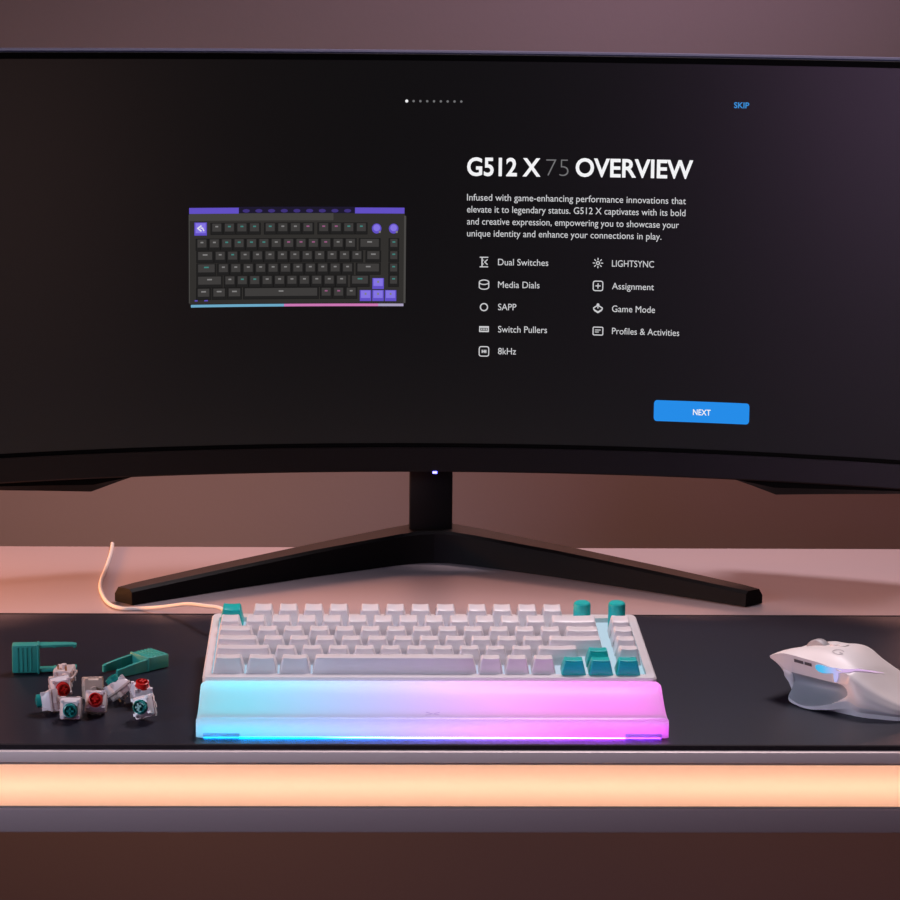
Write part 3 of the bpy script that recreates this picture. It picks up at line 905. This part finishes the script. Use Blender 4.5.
b = MB()
P1 = [(0.0420, 5.66, 0, .08), (0.0445, 5.67, 0, .19), (0.048, 5.68, 0, .22), (0.052, 5.71, 0, .20), (0.056, 5.78, 0, .19), (0.060, 5.88, 0, .20), (0.064, 6.05, 0, .20), (0.067, 6.25, 0, .17), (0.0705, 6.55, 0, .14), (0.0735, 6.9, 0, .11), (0.076, 7.3, 0, .09), (0.078, 7.7, 0, .07), (0.079, 8.05, 0, .04)]
fine = []
for a_, c_ in zip(P1[:-1], P1[1:]):
    for k in range(4):
        fine.append(tuple(x + (y - x) * k / 4 for x, y in zip(a_, c_)))
fine.append(P1[-1])
ribbon(b, fine)
P2 = [(0.0600, 5.84, .0024, .04), (0.0602, 5.6, .0024, .03), (0.0600, 5.35, .0020, .02), (0.0596, 5.12, .0010, .01)]
fine = []
for a_, c_ in zip(P2[:-1], P2[1:]):
    for k in range(4):
        fine.append(tuple(x + (y - x) * k / 4 for x, y in zip(a_, c_)))
fine.append(P2[-1])
ribbon(b, fine, 0.0007)
M['mouse_led'] = led_mat('mouse_light', [(0.0, (0.03, 0.45, 0.80)), (0.22, (0.10, 0.55, 0.92)), (0.42, (0.45, 0.52, 0.92)), (0.6, (0.70, 0.48, 0.85)), (1.0, (0.80, 0.50, 0.80))], 0.038, 0.084, 0.95)
b.build('light_line', M['mouse_led'], mo, smooth=60, label='glowing line running from cyan to pink')
# side buttons: two slim bars
for ua, ub in ((0.024, 0.0315), (0.0325, 0.0385)):
    b = MB()
    for k in range(6):
        u0, u1 = ua + (ub - ua) * k / 6, ua + (ub - ua) * (k + 1) / 6
        b.add([surf(u0, 5.62, .0003), surf(u1, 5.62, .0003), surf(u1, 5.78, .0003), surf(u0, 5.78, .0003)], [(0, 1, 2, 3)])
    b.build('side_button', M['mdark'], mo)
# thumb trigger pad at the front of the hollow
b = MB()
g = [[surf(0.0125 + 0.0085 * i / 6, 3.3 + 1.5 * j / 8, 0.0012 if 0 < i < 6 and 0 < j < 8 else 0.0) for j in range(9)] for i in range(7)]
b.loft(g, closed=False, caps=False)
b.build('thumb_trigger', M['mside'], mo, smooth=60)
# scroll wheel and mode button
b = MB()
ringp = [(0.0072, -0.0036), (0.0098, -0.0034), (0.0105, -0.0024), (0.0105, 0.0024), (0.0098, 0.0034), (0.0072, 0.0036)]
b.lathe(ringp, 36)
b.map(lambda p: (0.0225 + p.x, p.z, 0.0296 + p.y))
b.build('scroll_wheel', M['wheel'], mo, smooth=40)
for uu, hh in ((0.0370, 0.0398), (0.0440, 0.0404)):
    b = MB()
    rr = rrect(0.0065, 0.0080, 0.002, 4)
    b.loft([[(uu + x * k_, y * k_, z) for x, y in rr] for k_, z in ((1.0, 0.034), (1.0, hh - 0.001), (0.85, hh), (0.4, hh + 0.0002))])
    b.build('mode_button', M['white'], mo, smooth=40)
# round letter mark on the palm
b = MB()
def mk(pts, w):
    for (xa, ya), (xb, yb) in zip(pts[:-1], pts[1:]):
        L = math.hypot(xb - xa, yb - ya)
        nx, ny = -(yb - ya) / L * w / 2, (xb - xa) / L * w / 2
        b.add([surf(0.0500 + p, 7.22 + r_, 0.00025) for p, r_ in ((xa + nx, (ya + ny) * 60), (xb + nx, (yb + ny) * 60), (xb - nx, (yb - ny) * 60), (xa - nx, (ya - ny) * 60))], [(0, 1, 2, 3)])
arcp = [(0.0042 * math.cos(math.radians(a)), 0.0036 * math.sin(math.radians(a))) for a in range(50, 320, 20)]
mk(arcp, 0.0009)
mk([arcp[-1], (0.0040, 0.0), (0.0010, 0.0)], 0.0009)
b.build('palm_mark', M['mgrey'], mo, label='faint grey round letter mark')

# ------------------------------------------------------------------ switch pullers
def puller(name, loc, rot, label):
    """Tool along +x: grip block at the origin end, two prongs apart along y, thickness along z."""
    t = thing(name, loc, label, 'puller', 'teal switch pullers')
    mats = M['pull']
    b = MB()
    b.box(0, 0.0185, -0.0107, 0.0107, 0, 0.0105)
    for k in range(3):
        pass
    o = b.build('grip', mats, t, bevel=0.0012, smooth=30)
    o.matrix_local = rot
    for k in range(4):
        b = MB()
        b.box(0.0035 + 0.0032 * k, 0.0049 + 0.0032 * k, -0.0095, 0.0095, 0.0103, 0.0110)
        r_ = b.build('grip_rib', mats, o, bevel=0.0002, seg=1)
    b = MB(); b.box(0.0182, 0.0200, -0.0112, 0.0112, 0.0, 0.0110)
    c = b.build('collar', mats, t, bevel=0.0006, smooth=30); c.matrix_local = rot
    for s in (-1, 1):
        b = MB()
        pr_ = [(0.0195, 0.0082, 0.0104, 0.0002, 0.0096), (0.0300, 0.0082, 0.0103, 0.0002, 0.0086), (0.0305, 0.0077, 0.0104, 0.0002, 0.0086), (0.0318, 0.0077, 0.0104, 0.0002, 0.0085), (0.0323, 0.0082, 0.0103, 0.0002, 0.0084), (0.0445, 0.0083, 0.0102, 0.0006, 0.0068), (0.0452, 0.0068, 0.0100, 0.0008, 0.0066), (0.0472, 0.0072, 0.0096, 0.0010, 0.0062)]
        b.loft([[(x, s * ya, za), (x, s * yb, za), (x, s * yb, zb), (x, s * ya, zb)] for x, ya, yb, za, zb in pr_])
        p_ = b.build('prong', mats, t, bevel=0.0004, seg=1, smooth=30); p_.matrix_local = rot
    return t


# standing on its narrow side, opening to the right
ra = math.radians(4)
R1m = Matrix.Rotation(ra, 4, 'Z') @ Matrix.Rotation(math.radians(90), 4, 'X')
puller('switch_puller', (-0.2675, 2.1225, DT + MAT_T + 0.0113), R1m, 'teal forked switch puller standing on its side, prongs pointing right')
# lying flat, prongs toward the lower left
R2m = Matrix.Rotation(math.radians(180 + 42), 4, 'Z')
puller('switch_puller', (-0.1595, 2.1395, DT + MAT_T + 0.0003), R2m, 'teal forked switch puller lying flat, prongs pointing down-left')

# ------------------------------------------------------------------ key switches
def switch(center, axis, spin, stem, label, low='sw_low', top='sw_top'):
    z = Vector(axis).normalized()
    x = Vector((1, 0, 0)) if abs(z.x) < 0.9 else Vector((0, 1, 0))
    y = z.cross(x).normalized()
    x = y.cross(z)
    R = Matrix((x, y, z)).transposed() @ Matrix.Rotation(math.radians(spin), 3, 'Z')
    ms = {}
    b = MB()
    sq = lambda w, r=0.001: rrect(w, w, r, 2)
    b.loft([[(p, q, zz) for p, q in sq(w)] for w, zz in ((0.0128, 0.0), (0.0138, 0.0008), (0.0138, 0.0044), (0.0156, 0.0046), (0.0156, 0.0060))])
    for s in (-1, 1):
        b.box(s * 0.0070 - 0.0008, s * 0.0070 + 0.0008, -0.002, 0.002, 0.0012, 0.0034)
    for s in (-1, 1):
        for e in (-1, 1):
            b.box(s * 0.0050 - 0.0012, s * 0.0050 + 0.0012, e * 0.0071 - 0.0006, e * 0.0071 + 0.0006, 0.0002, 0.0040)
    b.lathe([(0.0020, -0.0030), (0.0020, 0.0002)], 14)
    ms['lower_housing'] = (b, low)
    b = MB()
    b.loft([[(p, q, zz) for p, q in sq(w, 0.0014)] for w, zz in ((0.0146, 0.0060), (0.0144, 0.0068), (0.0112, 0.0112), (0.0104, 0.0118))])
    for s in (-1, 1):
        for e in (-1, 1):
            b.box(s * 0.0054 - 0.0010, s * 0.0054 + 0.0010, e * 0.0054 - 0.0010, e * 0.0054 + 0.0010, 0.0085, 0.0122)
    ms['upper_housing'] = (b, top)
    b = MB()
    b.lathe([(0.0052, 0.0110), (0.0052, 0.0119), (0.0047, 0.0121), (0.0047, 0.0152), (0.0039, 0.0156), (0.0039, 0.0130), (0.0001, 0.0130)], 24, (0, -0.0008))
    b.box(-0.0024, 0.0024, -0.0015, -0.0001, 0.0125, 0.0162)
    b.box(-0.0007, 0.0007, -0.0032, 0.0016, 0.0125, 0.0162)
    ms['stem'] = (b, stem)
    for px_, py_ in ((-0.0038, 0.0025), (0.0026, 0.0050)):
        b = MB(); b.box(px_ - 0.0007, px_ + 0.0007, py_ - 0.0002, py_ + 0.0002, -0.0032, 0.0002)
        ms['pin' + str(px_)] = (b, 'copper')
    c0 = Vector((0, 0, 0.0065))
    zmin = 1
    for b, _ in ms.values():
        b.map(lambda p: R @ (p - c0))
        zmin = min(zmin, b.bounds()[2][0])
    t = thing('key_switch', (center[0], center[1], DT + MAT_T), label, 'key switch', 'loose key switches on the mat')
    for nm, (b, mt) in ms.items():
        b.map(lambda p: p - Vector((0, 0, zmin)))
        b.build('pin' if nm.startswith('pin') else nm, M[mt], t, smooth=35)
    return t


switch((-0.2240, 2.0745), (0.05, 0.10, -1.0), 8, 'sw_teal', 'pale key switch turned upside down, rearmost of the left cluster')
switch((-0.2245, 2.0505), (0.30, -0.85, 0.10), 10, 'sw_red', 'pale key switch with a red stem, in the left cluster behind the teal ones')
switch((-0.2290, 2.0160), (-0.95, -0.12, -0.10), 14, 'sw_teal', 'pale key switch on its side, teal stem pointing left')
switch((-0.2122, 1.9995), (0.03, -0.97, 0.16), 0, 'sw_teal', 'pale key switch whose teal stem faces straight to the front')
switch((-0.2020, 2.0535), (-0.20, 0.97, -0.10), 0, 'sw_red', 'beige key switch showing its pinned underside, behind the middle red one', low='sw_beige')
switch((-0.1958, 2.0135), (0.02, -0.84, 0.50), 0, 'sw_red', 'pale key switch whose red stem faces the front, middle of the group')
switch((-0.1830, 2.0425), (-0.48, 0.10, 0.62), 32, 'sw_teal', 'pale key switch tilted like a diamond, teal stem up and left')
switch((-0.1655, 2.0365), (0.08, -0.22, 0.97), 18, 'sw_red', 'pale key switch standing upright with its red stem on top')
switch((-0.1610, 1.9970), (-0.30, -0.80, 0.30), 12, 'sw_teal', 'pale key switch with a teal stem, nearest the glowing palm rest')

# ------------------------------------------------------------------ lights
def area(name, loc, target, size, power, col, sy=None, spread=180):
    L = bpy.data.lights.new(name, 'AREA')
    L.shape = 'RECTANGLE'
    L.size = size
    L.size_y = sy or size
    L.energy = power
    L.spread = math.radians(spread)
    L.color = col
    o = bpy.data.objects.new(name, L)
    COL.objects.link(o)
    o.location = loc
    o.rotation_euler = (Vector(target) - Vector(loc)).to_track_quat('-Z', 'Y').to_euler()
    return o


area('overhead_lamp', (0.40, 2.72, DT + 1.45), (0.1, 2.05, DT), 0.6, 6.3, (1.0, 0.83, 0.87), 0.3, 95)
area('wall_fill', (0.9, 2.2, DT + 1.2), (0.24, 2.95, DT + 0.46), 0.10, 0.19, (0.90, 0.56, 0.88), 0.10, 36)  # added out of view to brighten the upper wall in pink
area('back_strip_lamp', (-0.28, 2.56, DT - 0.05), (-0.28, 2.95, DT - 0.06), 0.5, 0.52, (1.0, 0.46, 0.21), 0.02)
area('rear_lamp', (0.02, 2.9, DT + 0.33), (0.02, 2.42, DT), 1.3, 3.1, (1.0, 0.43, 0.34), 0.05)
area('desk_glow_lamp', (-0.95, 2.36, DT + 0.20), (0.2, 2.36, DT - 0.02), 0.12, 1.4, (1.0, 0.34, 0.09), 0.12, 60)
area('cool_front_fill', (-1.5, 1.0, DT + 0.8), (0.15, 2.0, DT), 0.5, 3.3, (0.78, 0.84, 1.0), 0.5, 80)  # added fill, no visible source; cools the key fronts and the mouse side
area('violet_screen_fill', (-1.10, 0.10, DT + 0.60), (0.35, 2.4, DT + 0.3), 0.35, 0.42, (0.85, 0.42, 0.90), 0.4, 60)  # added out of view so the right of the screen reflects violet
area('rose_screen_fill', (1.25, 0.30, DT + 0.25), (0.2, 2.6, DT + 0.2), 0.45, 1.2, (1.0, 0.52, 0.46), 0.45)  # added warm fill out of view, for the left of the screen and the mouse

w = bpy.data.worlds.new('room_dim')
SC.world = w
w.use_nodes = True
bg = w.node_tree.nodes['Background']
bg.inputs['Color'].default_value = (0.55, 0.42, 0.42, 1)
bg.inputs['Strength'].default_value = 0.004

# ------------------------------------------------------------------ camera
cam = bpy.data.cameras.new('camera')
cam.sensor_width = 36
cam.lens = 36 * 2960 / 900
cam.clip_start = 0.05
co = bpy.data.objects.new('camera', cam)
COL.objects.link(co)
p_, y_, r_ = math.radians(12.1), math.radians(1.5), math.radians(0.55)
F = Vector((math.sin(y_) * math.cos(p_), math.cos(y_) * math.cos(p_), -math.sin(p_)))
R0 = Vector((math.cos(y_), -math.sin(y_), 0))
U0 = R0.cross(F)
R_ = R0 * math.cos(r_) + U0 * math.sin(r_)
U_ = -R0 * math.sin(r_) + U0 * math.cos(r_)
co.matrix_world = Matrix(((R_.x, U_.x, -F.x, 0), (R_.y, U_.y, -F.y, 0), (R_.z, U_.z, -F.z, DT + 0.627), (0, 0, 0, 1)))
SC.camera = co

vs = SC.view_settings
vs.view_transform = 'Standard'
vs.look = 'None'
vs.exposure = 0.0
vs.gamma = 1.0
vs.use_curve_mapping = False
SC.cycles.use_denoising = True
SC.cycles.sample_clamp_indirect = 4.0
